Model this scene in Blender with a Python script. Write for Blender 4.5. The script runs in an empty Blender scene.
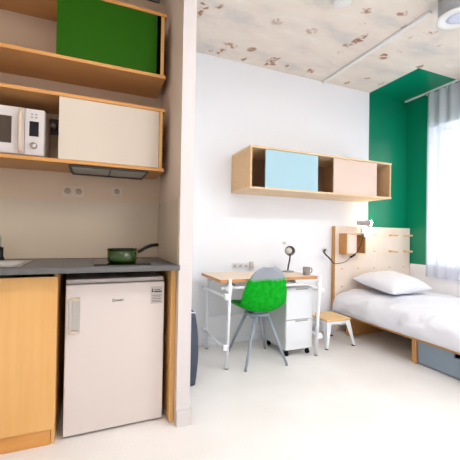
import bpy, bmesh, math, random
from mathutils import Vector, Matrix, noise
random.seed(3)
C = bpy.context.scene.collection
PI = math.pi
R = math.radians

# ------------------------------------------------------------------ materials
def new_mat(name):
    m = bpy.data.materials.new(name); m.use_nodes = True
    nt = m.node_tree
    return m, nt, nt.nodes['Principled BSDF']

def lin(c):
    return tuple((x / 12.92 if x <= .04045 else ((x + .055) / 1.055) ** 2.4) for x in c) + (1,)

def rgb(r, g, b):
    return lin((r / 255, g / 255, b / 255))

def plain(name, col, rough=.5, metal=0, bump=0, bscale=60, vary=.03, spec=.5, emit=None, estr=0):
    m, nt, b = new_mat(name)
    b.inputs['Roughness'].default_value = rough
    b.inputs['Metallic'].default_value = metal
    b.inputs['Specular IOR Level'].default_value = spec
    tc = nt.nodes.new('ShaderNodeTexCoord')
    n = nt.nodes.new('ShaderNodeTexNoise'); n.inputs['Scale'].default_value = 6; n.inputs['Detail'].default_value = 4
    nt.links.new(tc.outputs['Object'], n.inputs['Vector'])
    mx = nt.nodes.new('ShaderNodeMix'); mx.data_type = 'RGBA'
    mx.inputs[6].default_value = tuple(c * (1 - vary) for c in col[:3]) + (1,)
    mx.inputs[7].default_value = tuple(min(1, c * (1 + vary)) for c in col[:3]) + (1,)
    nt.links.new(n.outputs['Fac'], mx.inputs[0]); nt.links.new(mx.outputs[2], b.inputs['Base Color'])
    if bump:
        n2 = nt.nodes.new('ShaderNodeTexNoise'); n2.inputs['Scale'].default_value = bscale
        nt.links.new(tc.outputs['Object'], n2.inputs['Vector'])
        bp = nt.nodes.new('ShaderNodeBump'); bp.inputs['Strength'].default_value = bump; bp.inputs['Distance'].default_value = .002
        nt.links.new(n2.outputs['Fac'], bp.inputs['Height']); nt.links.new(bp.outputs[0], b.inputs['Normal'])
    if emit:
        b.inputs['Emission Color'].default_value = emit; b.inputs['Emission Strength'].default_value = estr
    return m

def wood(name, c1, c2, axis='x', rough=.45, scale=1.0):
    m, nt, b = new_mat(name)
    b.inputs['Roughness'].default_value = rough
    tc = nt.nodes.new('ShaderNodeTexCoord'); mp = nt.nodes.new('ShaderNodeMapping')
    s = {'x': (1.2, 22, 22), 'y': (22, 1.2, 22), 'z': (22, 22, 1.2)}[axis]
    mp.inputs['Scale'].default_value = tuple(v * scale for v in s)
    nt.links.new(tc.outputs['Object'], mp.inputs['Vector'])
    n = nt.nodes.new('ShaderNodeTexNoise'); n.inputs['Scale'].default_value = 1.6; n.inputs['Detail'].default_value = 6; n.inputs['Roughness'].default_value = .6
    nt.links.new(mp.outputs[0], n.inputs['Vector'])
    n2 = nt.nodes.new('ShaderNodeTexNoise'); n2.inputs['Scale'].default_value = 2.2
    nt.links.new(tc.outputs['Object'], n2.inputs['Vector'])
    ad = nt.nodes.new('ShaderNodeMath'); ad.operation = 'MULTIPLY_ADD'; ad.inputs[1].default_value = .5
    nt.links.new(n2.outputs['Fac'], ad.inputs[0])
    ad2 = nt.nodes.new('ShaderNodeMath'); ad2.operation = 'MULTIPLY'; ad2.inputs[1].default_value = .55
    nt.links.new(n.outputs['Fac'], ad2.inputs[0]); nt.links.new(ad2.outputs[0], ad.inputs[2])
    cr = nt.nodes.new('ShaderNodeValToRGB')
    cr.color_ramp.elements[0].position = .32; cr.color_ramp.elements[0].color = c2
    cr.color_ramp.elements[1].position = .68; cr.color_ramp.elements[1].color = c1
    nt.links.new(ad.outputs[0], cr.inputs[0]); nt.links.new(cr.outputs[0], b.inputs['Base Color'])
    return m

M = {}
M['wall'] = plain('white wall paint', rgb(247, 247, 250), .6, bump=.12, bscale=180, vary=.008)
M['beige'] = plain('beige kitchen paint', rgb(210, 184, 156), .6, bump=.1, bscale=180, vary=.01)
M['beige_side'] = plain('light beige kitchen paint', rgb(222, 202, 183), .6, bump=.1, bscale=180, vary=.01)
M['splash'] = plain('splashback panel', rgb(204, 186, 162), .35, vary=.01)
M['pillar'] = plain('off white partition paint', rgb(216, 208, 206), .6, bump=.1, bscale=180, vary=.01)
M['green_wall'] = plain('green satin paint', rgb(0, 134, 98), .26, bump=.03, bscale=150, vary=.03)
M['beech'] = wood('honey beech', rgb(232, 180, 112), rgb(222, 165, 94), 'z')
M['beech_x'] = wood('honey beech board', rgb(226, 165, 92), rgb(206, 138, 66), 'x')
M['board'] = wood('brown shelf laminate', rgb(205, 154, 98), rgb(190, 137, 82), 'x')
M['ply'] = wood('pale birch plywood', rgb(238, 222, 207), rgb(232, 213, 196), 'z', .5)
M['ply_x'] = wood('pale birch plywood long', rgb(236, 207, 170), rgb(224, 190, 148), 'x', .5)
M['ply_warm'] = wood('warm birch plywood', rgb(232, 192, 144), rgb(218, 172, 120), 'x', .5)
M['ply_edge'] = wood('plywood edge', rgb(214, 160, 98), rgb(196, 138, 76), 'x', .55)
M['desk_top'] = wood('pale oak desk top', rgb(244, 224, 200), rgb(236, 210, 182), 'x', .4)
M['desk_edge'] = wood('oak desk edge', rgb(206, 146, 88), rgb(188, 126, 70), 'x', .5)
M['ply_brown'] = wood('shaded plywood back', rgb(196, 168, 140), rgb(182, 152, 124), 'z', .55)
M['worktop'] = plain('grey worktop laminate', rgb(104, 103, 102), .5, vary=.06, spec=.3)
M['white_lam'] = plain('cream white laminate', rgb(216, 203, 187), .4, vary=.01)
M['fridge'] = plain('white fridge enamel', rgb(218, 205, 198), .35, vary=.006, bump=.05, bscale=300)
M['green_lam'] = plain('dark green laminate', rgb(36, 92, 0), .5, vary=.02, spec=.12)
M['blue_lam'] = plain('pale blue laminate', rgb(166, 202, 214), .4, vary=.01)
M['birch_door'] = plain('pale birch laminate', rgb(224, 200, 184), .45, vary=.02)
M['black'] = plain('black plastic', rgb(16, 16, 17), .5, spec=.25)
M['gap_shade'] = plain('black gap shade', rgb(8, 6, 5), .9, spec=0)  # black that paints the shade of an open gap
M['glass_black'] = plain('black ceramic glass', rgb(12, 12, 13), .2, spec=.15)
M['steel'] = plain('brushed steel', rgb(190, 186, 180), .3, 1)
M['hood'] = plain('grey hood steel', rgb(170, 166, 160), .45, .3)
M['hood_dark'] = plain('dark grey hood frame', rgb(64, 60, 58), .5)
M['white_metal'] = plain('white powder coat', rgb(240, 242, 246), .35, vary=.005)
M['white_plastic'] = plain('white plastic', rgb(236, 234, 232), .4, vary=.005)
M['socket_beige'] = plain('beige socket recess', rgb(176, 156, 138), .5)
M['ivory'] = plain('ivory plastic', rgb(214, 194, 172), .4, vary=.005)
M['grey_plastic'] = plain('grey plastic', rgb(150, 152, 154), .4)
M['shadow_plastic'] = plain('socket recess', rgb(196, 192, 188), .5)
M['mw'] = plain('light grey microwave enamel', rgb(218, 210, 208), .35, vary=.005)
M['mw_glass'] = plain('brown smoked glass', rgb(74, 58, 46), .08)
M['display'] = plain('black display', rgb(18, 20, 26), .15)
M['blue_mark'] = plain('blue print', rgb(60, 110, 170), .5)
M['dark_print'] = plain('dark print', rgb(50, 42, 40), .5)
M['sticker'] = plain('grey label sheet', rgb(188, 178, 172), .5)
M['pot'] = plain('dark green enamel', rgb(40, 62, 14), .25)
M['chair_metal'] = plain('blue grey painted metal', rgb(150, 160, 172), .45)
M['duct'] = plain('grey galvanised duct', rgb(172, 173, 176), .45, .2, vary=.06)
M['opal'] = plain('opal diffuser', rgb(206, 212, 232), .4)
M['fabric_white'] = plain('white cotton', rgb(234, 234, 240), .85, bump=.25, bscale=400, vary=.008)
M['mattress'] = plain('white ticking', rgb(226, 226, 228), .85)
M['drawer_grey'] = plain('blue grey drawer laminate', rgb(142, 158, 172), .5)
M['mug'] = plain('grey stoneware', rgb(146, 136, 130), .45)
M['lamp_grey'] = plain('warm grey lamp metal', rgb(160, 155, 148), .4, .1)
M['lamp_inner'] = plain('pale lamp inside', rgb(214, 208, 198), .4)
M['slate'] = plain('dark slate fabric', rgb(66, 74, 88), .7)
M['bag_rim'] = plain('light rim', rgb(224, 230, 236), .5)
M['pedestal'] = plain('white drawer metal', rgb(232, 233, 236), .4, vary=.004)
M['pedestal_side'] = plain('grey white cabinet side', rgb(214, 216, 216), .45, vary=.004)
M['honey'] = wood('honey stool seat', rgb(244, 208, 152), rgb(232, 188, 126), 'x', .4)
M['bulb'] = plain('lit bulb', rgb(255, 230, 180), .3, emit=(1, .78, .5, 1), estr=38)
M['fill_panel'] = plain('unseen fill diffuser', rgb(255, 255, 255), .4, emit=(.95, .975, 1, 1), estr=19)  # glow of the added fill lamps, all out of view
M['fill_warm'] = plain('warm unseen fill diffuser', rgb(255, 255, 255), .4, emit=(1, .84, .70, 1), estr=7.5)  # warm glow of the lamp added out of view for the kitchen

def floor_material():
    m, nt, b = new_mat('pale speckled vinyl')
    b.inputs['Roughness'].default_value = .42
    tc = nt.nodes.new('ShaderNodeTexCoord')
    n = nt.nodes.new('ShaderNodeTexNoise'); n.inputs['Scale'].default_value = 160; n.inputs['Detail'].default_value = 2
    n2 = nt.nodes.new('ShaderNodeTexNoise'); n2.inputs['Scale'].default_value = 3; n2.inputs['Detail'].default_value = 5
    nt.links.new(tc.outputs['Object'], n.inputs['Vector']); nt.links.new(tc.outputs['Object'], n2.inputs['Vector'])
    cr = nt.nodes.new('ShaderNodeValToRGB')
    cr.color_ramp.elements[0].position = .3; cr.color_ramp.elements[0].color = rgb(238, 232, 227)
    cr.color_ramp.elements[1].position = .62; cr.color_ramp.elements[1].color = rgb(247, 243, 240)
    nt.links.new(n.outputs['Fac'], cr.inputs[0])
    cr2 = nt.nodes.new('ShaderNodeValToRGB')
    cr2.color_ramp.elements[0].position = .3; cr2.color_ramp.elements[0].color = (.94, .93, .92, 1)
    cr2.color_ramp.elements[1].position = .7; cr2.color_ramp.elements[1].color = (1, 1, 1, 1)
    nt.links.new(n2.outputs['Fac'], cr2.inputs[0])
    mx = nt.nodes.new('ShaderNodeMix'); mx.data_type = 'RGBA'; mx.blend_type = 'MULTIPLY'; mx.inputs[0].default_value = 1
    nt.links.new(cr.outputs[0], mx.inputs[6]); nt.links.new(cr2.outputs[0], mx.inputs[7])
    nt.links.new(mx.outputs[2], b.inputs['Base Color'])
    return m
M['floor'] = floor_material()

# rust blooms on the raw concrete, (x, y, radius, strength) in metres on the ceiling
STAINS = [(0.78, 2.498, 0.03, 0.9), (0.769, 2.581, 0.031, 0.9), (0.887, 2.45, 0.025, 0.8), (1.406, 2.422, 0.037, 0.45), (1.753, 2.403, 0.044, 0.6), (1.042, 3.073, 0.025, 0.7), (1.123, 3.056, 0.037, 0.9), (1.167, 2.921, 0.042, 0.7), (1.392, 3.072, 0.033, 0.9), (1.39, 2.877, 0.037, 0.8), (1.713, 2.94, 0.032, 0.9), (1.693, 3.029, 0.039, 0.9), (1.874, 3.003, 0.033, 0.95), (2.182, 3.011, 0.034, 0.8), (1.992, 2.019, 0.03, 0.8), (2.286, 1.924, 0.03, 0.8), (2.461, 2.011, 0.027, 0.9), (2.214, 2.39, 0.023, 0.8), (2.23, 2.337, 0.023, 0.9), (2.237, 2.284, 0.022, 0.8), (2.198, 2.458, 0.024, 0.7), (2.203, 2.589, 0.018, 0.6), (2.663, 2.441, 0.037, 0.9), (2.719, 2.003, 0.027, 0.7), (2.867, 2.873, 0.029, 0.8), (2.74, 3.055, 0.029, 0.7), (3.188, 2.453, 0.026, 0.8), (2.602, 2.104, 0.016, 0.6), (2.733, 2.33, 0.018, 0.5), (2.09, 2.147, 0.016, 0.6), (2.997, 2.081, 0.017, 0.4), (3.116, 2.902, 0.022, 0.5)]

def concrete_material():
    m, nt, b = new_mat('raw pale concrete with rust blooms')
    b.inputs['Roughness'].default_value = .85
    L = nt.links
    tc = nt.nodes.new('ShaderNodeTexCoord')
    n = nt.nodes.new('ShaderNodeTexNoise'); n.inputs['Scale'].default_value = 2.4; n.inputs['Detail'].default_value = 8; n.inputs['Roughness'].default_value = .62
    mp = nt.nodes.new('ShaderNodeMapping'); mp.inputs['Scale'].default_value = (.7, 1.6, 1)
    L.new(tc.outputs['Object'], mp.inputs[0]); L.new(mp.outputs[0], n.inputs['Vector'])
    cr = nt.nodes.new('ShaderNodeValToRGB'); e = cr.color_ramp.elements
    e[0].position = .34; e[0].color = rgb(214, 208, 203)
    e[1].position = .72; e[1].color = rgb(246, 241, 234)
    k = e.new(.5); k.color = rgb(236, 224, 212)
    k = e.new(.58); k.color = rgb(238, 227, 215)
    L.new(n.outputs['Fac'], cr.inputs[0])
    # distorted coordinate
    n3 = nt.nodes.new('ShaderNodeTexNoise'); n3.inputs['Scale'].default_value = 13; n3.inputs['Detail'].default_value = 1
    L.new(tc.outputs['Object'], n3.inputs['Vector'])
    sb = nt.nodes.new('ShaderNodeVectorMath'); sb.operation = 'SUBTRACT'; sb.inputs[1].default_value = (.5, .5, .5)
    L.new(n3.outputs['Color'], sb.inputs[0])
    sc = nt.nodes.new('ShaderNodeVectorMath'); sc.operation = 'SCALE'; sc.inputs['Scale'].default_value = .12
    L.new(sb.outputs[0], sc.inputs[0])
    ad = nt.nodes.new('ShaderNodeVectorMath'); ad.operation = 'ADD'
    L.new(tc.outputs['Object'], ad.inputs[0]); L.new(sc.outputs[0], ad.inputs[1])
    ml = nt.nodes.new('ShaderNodeVectorMath'); ml.operation = 'MULTIPLY'; ml.inputs[1].default_value = (1, 1, 0)
    L.new(ad.outputs[0], ml.inputs[0])
    prev = None
    for (x, y, r, s) in STAINS:
        d = nt.nodes.new('ShaderNodeVectorMath'); d.operation = 'DISTANCE'; d.inputs[1].default_value = (x, y, 0)
        L.new(ml.outputs[0], d.inputs[0])
        mr = nt.nodes.new('ShaderNodeMapRange'); mr.inputs['From Min'].default_value = r * 1.6; mr.inputs['From Max'].default_value = r * .9
        mr.inputs['To Min'].default_value = 0; mr.inputs['To Max'].default_value = s
        L.new(d.outputs['Value'], mr.inputs['Value'])
        if prev:
            mm = nt.nodes.new('ShaderNodeMath'); mm.operation = 'MAXIMUM'
            L.new(prev, mm.inputs[0]); L.new(mr.outputs[0], mm.inputs[1]); prev = mm.outputs[0]
        else:
            prev = mr.outputs[0]
    n4 = nt.nodes.new('ShaderNodeTexNoise'); n4.inputs['Scale'].default_value = 24; n4.inputs['Detail'].default_value = 2
    L.new(tc.outputs['Object'], n4.inputs['Vector'])
    mr = nt.nodes.new('ShaderNodeMapRange'); mr.inputs['From Min'].default_value = .40; mr.inputs['From Max'].default_value = .54
    L.new(n4.outputs['Fac'], mr.inputs['Value'])
    mu = nt.nodes.new('ShaderNodeMath'); mu.operation = 'MULTIPLY'
    L.new(prev, mu.inputs[0]); L.new(mr.outputs[0], mu.inputs[1])
    mx = nt.nodes.new('ShaderNodeMix'); mx.data_type = 'RGBA'
    L.new(mu.outputs[0], mx.inputs[0]); L.new(cr.outputs[0], mx.inputs[6]); mx.inputs[7].default_value = rgb(160, 98, 58)
    # sparse faint specks elsewhere
    L.new(mx.outputs[2], b.inputs['Base Color'])
    bp = nt.nodes.new('ShaderNodeBump'); bp.inputs['Strength'].default_value = .2; bp.inputs['Distance'].default_value = .01
    L.new(n4.outputs['Fac'], bp.inputs['Height']); L.new(bp.outputs[0], b.inputs['Normal'])
    return m
M['concrete'] = concrete_material()

def sheer_material():
    m = bpy.data.materials.new('white voile'); m.use_nodes = True
    nt = m.node_tree; nt.nodes.clear()
    out = nt.nodes.new('ShaderNodeOutputMaterial')
    tr = nt.nodes.new('ShaderNodeBsdfTransparent'); tr.inputs[0].default_value = (.97, .97, 1, 1)
    df = nt.nodes.new('ShaderNodeBsdfDiffuse'); df.inputs[0].default_value = rgb(222, 226, 238)
    tl = nt.nodes.new('ShaderNodeBsdfTranslucent'); tl.inputs[0].default_value = rgb(226, 230, 246)
    a = nt.nodes.new('ShaderNodeMixShader'); a.inputs[0].default_value = .2
    nt.links.new(df.outputs[0], a.inputs[1]); nt.links.new(tl.outputs[0], a.inputs[2])
    tc = nt.nodes.new('ShaderNodeTexCoord'); mp = nt.nodes.new('ShaderNodeMapping'); mp.inputs['Scale'].default_value = (1, 9, .15)
    n = nt.nodes.new('ShaderNodeTexNoise'); n.inputs['Scale'].default_value = 1.5; n.inputs['Detail'].default_value = 3
    nt.links.new(tc.outputs['Object'], mp.inputs[0]); nt.links.new(mp.outputs[0], n.inputs['Vector'])
    mr = nt.nodes.new('ShaderNodeMapRange'); mr.inputs['To Min'].default_value = .66; mr.inputs['To Max'].default_value = .9
    mr.inputs['From Min'].default_value = .3; mr.inputs['From Max'].default_value = .7
    nt.links.new(n.outputs['Fac'], mr.inputs['Value'])
    b = nt.nodes.new('ShaderNodeMixShader')
    nt.links.new(mr.outputs[0], b.inputs[0]); nt.links.new(tr.outputs[0], b.inputs[1]); nt.links.new(a.outputs[0], b.inputs[2])
    nt.links.new(b.outputs[0], out.inputs[0])
    return m
M['sheer'] = sheer_material()

def pane_material():
    m = bpy.data.materials.new('window glass'); m.use_nodes = True
    nt = m.node_tree; nt.nodes.clear()
    out = nt.nodes.new('ShaderNodeOutputMaterial')
    tr = nt.nodes.new('ShaderNodeBsdfTransparent'); tr.inputs[0].default_value = (.97, .99, .98, 1)
    gl = nt.nodes.new('ShaderNodeBsdfGlossy'); gl.inputs['Roughness'].default_value = .02
    b = nt.nodes.new('ShaderNodeMixShader'); b.inputs[0].default_value = .06
    nt.links.new(tr.outputs[0], b.inputs[1]); nt.links.new(gl.outputs[0], b.inputs[2]); nt.links.new(b.outputs[0], out.inputs[0])
    return m
M['pane'] = pane_material()

def chair_material():
    # green shell whose top band is grey, with a ragged brushed border
    m, nt, b = new_mat('green shell with grey top band')
    b.inputs['Roughness'].default_value = .7; b.inputs['Specular IOR Level'].default_value = .12
    L = nt.links
    tc = nt.nodes.new('ShaderNodeTexCoord'); sp = nt.nodes.new('ShaderNodeSeparateXYZ'); L.new(tc.outputs['Object'], sp.inputs[0])
    n = nt.nodes.new('ShaderNodeTexNoise'); n.inputs['Scale'].default_value = 26; n.inputs['Detail'].default_value = 4
    L.new(tc.outputs['Object'], n.inputs['Vector'])
    ma = nt.nodes.new('ShaderNodeMath'); ma.operation = 'MULTIPLY_ADD'; ma.inputs[1].default_value = .04
    L.new(n.outputs['Fac'], ma.inputs[0]); L.new(sp.outputs['Z'], ma.inputs[2])
    mr = nt.nodes.new('ShaderNodeMapRange'); mr.inputs['From Min'].default_value = .755; mr.inputs['From Max'].default_value = .785
    L.new(ma.outputs[0], mr.inputs['Value'])
    g = nt.nodes.new('ShaderNodeValToRGB')
    g.color_ramp.elements[0].position = .35; g.color_ramp.elements[0].color = rgb(6, 152, 22)
    g.color_ramp.elements[1].position = .7; g.color_ramp.elements[1].color = rgb(18, 176, 42)
    L.new(n.outputs['Fac'], g.inputs[0])
    mx = nt.nodes.new('ShaderNodeMix'); mx.data_type = 'RGBA'
    L.new(mr.outputs[0], mx.inputs[0]); L.new(g.outputs[0], mx.inputs[6]); mx.inputs[7].default_value = rgb(156, 160, 170)
    L.new(mx.outputs[2], b.inputs['Base Color'])
    bp = nt.nodes.new('ShaderNodeBump'); bp.inputs['Strength'].default_value = .3; bp.inputs['Distance'].default_value = .003
    L.new(n.outputs['Fac'], bp.inputs['Height']); L.new(bp.outputs[0], b.inputs['Normal'])
    return m
M['chair'] = chair_material()

# ------------------------------------------------------------------ mesh helpers
def box(bm, x0, x1, y0, y1, z0, z1, bev=0, mi=0, face_mi=None):
    """axis box; face_mi maps '-x','+x','-y','+y','-z','+z' to a material index"""
    vs = [bm.verts.new((x, y, z)) for x in (x0, x1) for y in (y0, y1) for z in (z0, z1)]
    q = {'-x': (0, 1, 3, 2), '+x': (4, 6, 7, 5), '-y': (0, 4, 5, 1), '+y': (2, 3, 7, 6), '-z': (0, 2, 6, 4), '+z': (1, 5, 7, 3)}
    fs = []
    for k, idx in q.items():
        f = bm.faces.new([vs[i] for i in idx]); f.material_index = (face_mi or {}).get(k, mi); fs.append(f)
    if bev:
        es = list({e for f in fs for e in f.edges})
        bmesh.ops.bevel(bm, geom=es, offset=bev, segments=2, affect='EDGES', profile=.5)
    return vs

def frame_of(d):
    d = d.normalized(); a = Vector((0, 0, 1)) if abs(d.z) < .9 else Vector((1, 0, 0))
    u = d.cross(a).normalized(); return u, d.cross(u).normalized()

def tube(bm, pts, r, n=12, cap=True, squash=1.0):
    """tube through points; r is one radius or one per point"""
    pts = [Vector(p) for p in pts]
    rs = r if isinstance(r, (list, tuple)) else [r] * len(pts)
    rings = []; u = None
    for i, p in enumerate(pts):
        d = (pts[min(i + 1, len(pts) - 1)] - pts[max(i - 1, 0)]).normalized()
        if u is None: u, v = frame_of(d)
        else:
            u = (u - d * u.dot(d)).normalized(); v = d.cross(u).normalized()
        rings.append([bm.verts.new(p + (u * math.cos(2 * PI * k / n) + v * math.sin(2 * PI * k / n) * squash) * rs[i]) for k in range(n)])
    for a, b in zip(rings, rings[1:]):
        for k in range(n):
            f = bm.faces.new((a[k], a[(k + 1) % n], b[(k + 1) % n], b[k])); f.smooth = True
    if cap:
        bm.faces.new(rings[0][::-1]); bm.faces.new(rings[-1])

def lathe(bm, cx, cy, prof, n=32, axis='z'):
    """revolve (r, h) pairs about a vertical axis (or a y axis) through cx, cy"""
    rings = []
    for r, h in prof:
        ring = []
        for k in range(n):
            a = 2 * PI * k / n
            if axis == 'z': co = (cx + r * math.cos(a), cy + r * math.sin(a), h)
            else: co = (cx + r * math.cos(a), h, cy + r * math.sin(a))
            ring.append(bm.verts.new(co))
        rings.append(ring)
    for a, b in zip(rings, rings[1:]):
        for k in range(n):
            f = bm.faces.new((a[k], a[(k + 1) % n], b[(k + 1) % n], b[k])); f.smooth = True
    if prof[0] == prof[-1]: return
    if prof[0][0] > 1e-6: bm.faces.new(rings[0][::-1])
    if prof[-1][0] > 1e-6: bm.faces.new(rings[-1])

def spline(pts, n=8):
    pts = [Vector(p) for p in pts]; out = []
    P = [pts[0]] + pts + [pts[-1]]
    for i in range(1, len(P) - 2):
        for k in range(n):
            t = k / n; a, b, c, d = P[i - 1], P[i], P[i + 1], P[i + 2]
            out.append(.5 * ((2 * b) + (-a + c) * t + (2 * a - 5 * b + 4 * c - d) * t * t + (-a + 3 * b - 3 * c + d) * t ** 3))
    out.append(pts[-1]); return out

def world_origin(o):
    v = Vector((0, 0, 0))
    while o: v += o.location; o = o.parent
    return v

def obj(name, bm, mat, parent=None, local=False, smooth=False):
    """ONE mesh object. Coordinates are given in world space unless local."""
    bmesh.ops.remove_doubles(bm, verts=bm.verts, dist=1e-6)
    bmesh.ops.recalc_face_normals(bm, faces=bm.faces)
    if parent and not local:
        off = world_origin(parent)
        for v in bm.verts: v.co -= off
    me = bpy.data.meshes.new(name)
    if smooth:
        for f in bm.faces: f.smooth = True
    bm.to_mesh(me); bm.free()
    for m in (mat if isinstance(mat, (list, tuple)) else [mat]): me.materials.append(m)
    o = bpy.data.objects.new(name, me); C.objects.link(o)
    if parent: o.parent = parent
    return o

def B(): return bmesh.new()

def bx(name, mat, parent, *a, bev=.0015, local=False, **k):
    bm = B(); box(bm, *a, bev=bev, **k); return obj(name, bm, mat, parent, local)

def tag(o, label, cat, group=None):
    o['label'] = label; o['category'] = cat
    if group: o['group'] = group
    return o

def thing(name, label, cat, loc=(0, 0, 0), rotz=0, group=None):
    o = bpy.data.objects.new(name, None); C.objects.link(o)
    o.location = loc; o.rotation_euler = (0, 0, rotz); o.empty_display_size = .05
    return tag(o, label, cat, group)

def struct(name, bm, m):
    o = obj(name, bm, m); o['kind'] = 'structure'; return o

def text_mesh(name, body, size, mat, parent, loc, depth=.0006, bold=0):
    """flat lettering facing -y, world location of its lower left corner"""
    cu = bpy.data.curves.new(name, 'FONT'); cu.body = body; cu.size = size; cu.extrude = depth; cu.offset = bold
    tmp = bpy.data.objects.new(name, cu); C.objects.link(tmp)
    bpy.context.view_layer.update()
    me = bpy.data.meshes.new_from_object(tmp.evaluated_get(bpy.context.evaluated_depsgraph_get()))
    bpy.data.objects.remove(tmp)
    me.transform(Matrix.Rotation(PI / 2, 4, 'X'))
    me.materials.clear(); me.materials.append(mat)
    o = bpy.data.objects.new(name, me); C.objects.link(o)
    o.location = Vector(loc) - world_origin(parent); o.parent = parent
    return o

# ------------------------------------------------------------------ dimensions
XL, XR, YB, YF, ZC = -1.3, 3.86, -2.2, 3.15, 2.947
XG, YG, ZS, ZW, YW = 3.187, 2.469, .78, 2.5, 2.84
KX, KY, KBY = .462, 2.548, 2.548
PX, PY = .542, 1.886

# ------------------------------------------------------------------ the room
bm = B(); box(bm, XL - .15, XR + .3, YB - .15, YF + .15, -.12, 0); struct('floor', bm, M['floor'])
bm = B()
box(bm, XL - .15, XR + .3, YB - .15, YG, ZC, ZC + .15)
box(bm, XL - .15, XG, YG, YF + .15, ZC, ZC + .15)
box(bm, XG, XR + .3, YG, YF + .15, ZC, ZC + .15, mi=1)
struct('ceiling', bm, [M['concrete'], M['green_wall']])
bm = B()
box(bm, PX, XG, YF, YF + .15, 0, ZC)
box(bm, XG, XR, YF, YF + .15, 0, ZC, mi=1)
struct('wall_back', bm, [M['wall'], M['green_wall']])
# right wall with its window and a second, unseen opening added for daylight
bm = B(); X2 = XR + .24
box(bm, XR, X2, YB, YF + .15, 0, ZS)
box(bm, XR, X2, YW, YF + .15, ZS, ZC, face_mi={'-x': 1})
box(bm, XR, X2, YG, YW, ZW, ZC, face_mi={'-x': 1})
box(bm, XR, X2, YB, YG, ZW, ZC)
box(bm, XR, X2, .35, .75, ZS, ZW)
box(bm, XR, X2, YB, -1.5, ZS, ZW)
struct('wall_right', bm, [M['wall'], M['green_wall']])
bm = B(); box(bm, XL - .15, XL, YB, KY, 0, ZC); struct('wall_left', bm, M['wall'])
bm = B(); box(bm, XL - .15, XR + .24, YB - .15, YB, 0, ZC); struct('wall_front', bm, M['wall'])
bm = B(); box(bm, XL - .15, KX, KY, YF + .15, 0, ZC); struct('wall_kitchen', bm, M['beige'])
bm = B(); box(bm, KX, PX, PY, YF + .15, 0, ZC, face_mi={'-x': 1, '+x': 2}); struct('wall_partition', bm, [M['pillar'], M['beige_side'], M['wall']])
bm = B(); box(bm, PX, XR, YF - .012, YF, 0, .07, bev=.003); struct('baseboard_back', bm, M['white_metal'])
bm = B(); box(bm, KX + .002, PX + .012, PY - .010, PY, 0, .092, bev=.003); box(bm, PX, PX + .012, PY - .012, YF - .012, 0, .092, bev=.003)
struct('baseboard_partition', bm, M['pillar'])
for n, (y0, y1) in enumerate(((.75, YW), (-1.5, .35)), 1):  # second window is unseen, added to let in more light
    ym = (y0 + y1) / 2; bm = B(); xa, xb = X2 - .07, X2 - .01; t = .045
    box(bm, xa, xb, y0, y1, ZS, ZS + t); box(bm, xa, xb, y0, y1, ZW - t, ZW)
    for yy in (y0, ym - t / 2, y1 - t): box(bm, xa, xb, yy, yy + t, ZS + t, ZW - t)
    w = struct('window_%d' % n, bm, M['white_metal'])
    bm = B(); box(bm, xa + .025, xa + .031, y0 + t, ym - t / 2, ZS + t, ZW - t); box(bm, xa + .025, xa + .031, ym + t / 2, y1 - t, ZS + t, ZW - t)
    g = obj('glass_pane', bm, M['pane'], w)
    bm = B(); box(bm, XR - .012, xa, y0 + .002, y1 - .002, ZS, ZS + .012); s = obj('window_sill', bm, M['white_metal'], w)

# services on the ceiling
bm = B(); box(bm, 2.44, 2.475, 1.80, YF - .001, ZC - .022, ZC - .0005, bev=.003)
tag(obj('cable_trunking', bm, M['white_plastic']), 'narrow white trunking running along the concrete ceiling', 'trunking')
DX, DY, DZ = 2.49, 1.615, 2.78
t = thing('ceiling_diffuser', 'round grey duct hanging from ceiling, ending in a white ring disc', 'ceiling fitting', (DX, DY, DZ))
bm = B(); lathe(bm, DX, DY, [(.122, DZ + .008), (.122, ZC - .0003)], 48); obj('duct', bm, M['duct'], t)
bm = B(); lathe(bm, DX, DY, [(.072, DZ), (.12, DZ - .008), (.136, DZ - .002), (.138, DZ + .005), (.125, DZ + .0078), (.072, DZ + .0078), (.072, DZ)], 48); obj('ring', bm, M['white_plastic'], t)
bm = B(); lathe(bm, DX, DY, [(0, DZ + .001), (.04, DZ), (.0715, DZ + .003), (.0715, DZ + .0075), (0, DZ + .0075)], 40); obj('disc', bm, M['opal'], t)
t = thing('smoke_detector', 'small round white detector on the concrete ceiling', 'smoke detector', (1.71, 1.965, ZC - .045))
bm = B(); lathe(bm, 1.71, 1.965, [(0, ZC - .045), (.05, ZC - .045), (.072, ZC - .03), (.076, ZC - .012)], 32); obj('cover', bm, M['white_plastic'], t)
bm = B(); lathe(bm, 1.71, 1.965, [(.08, ZC - .0119), (.08, ZC - .0005)], 32); obj('base_plate', bm, M['white_plastic'], t)
t = thing('vent_grille', 'small dark vent grille high on kitchen wall above green door', 'vent', (.37, KBY, 2.92))
bx('frame', M['hood_dark'], t, .30, .43, KBY - .008, KBY - .0005, 2.905, 2.945)
bm = B()
for k in range(3): box(bm, .31, .42, KBY - .012, KBY - .0082, 2.911 + k * .011, 2.917 + k * .011)
obj('grille', bm, M['hood'], t)
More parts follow.
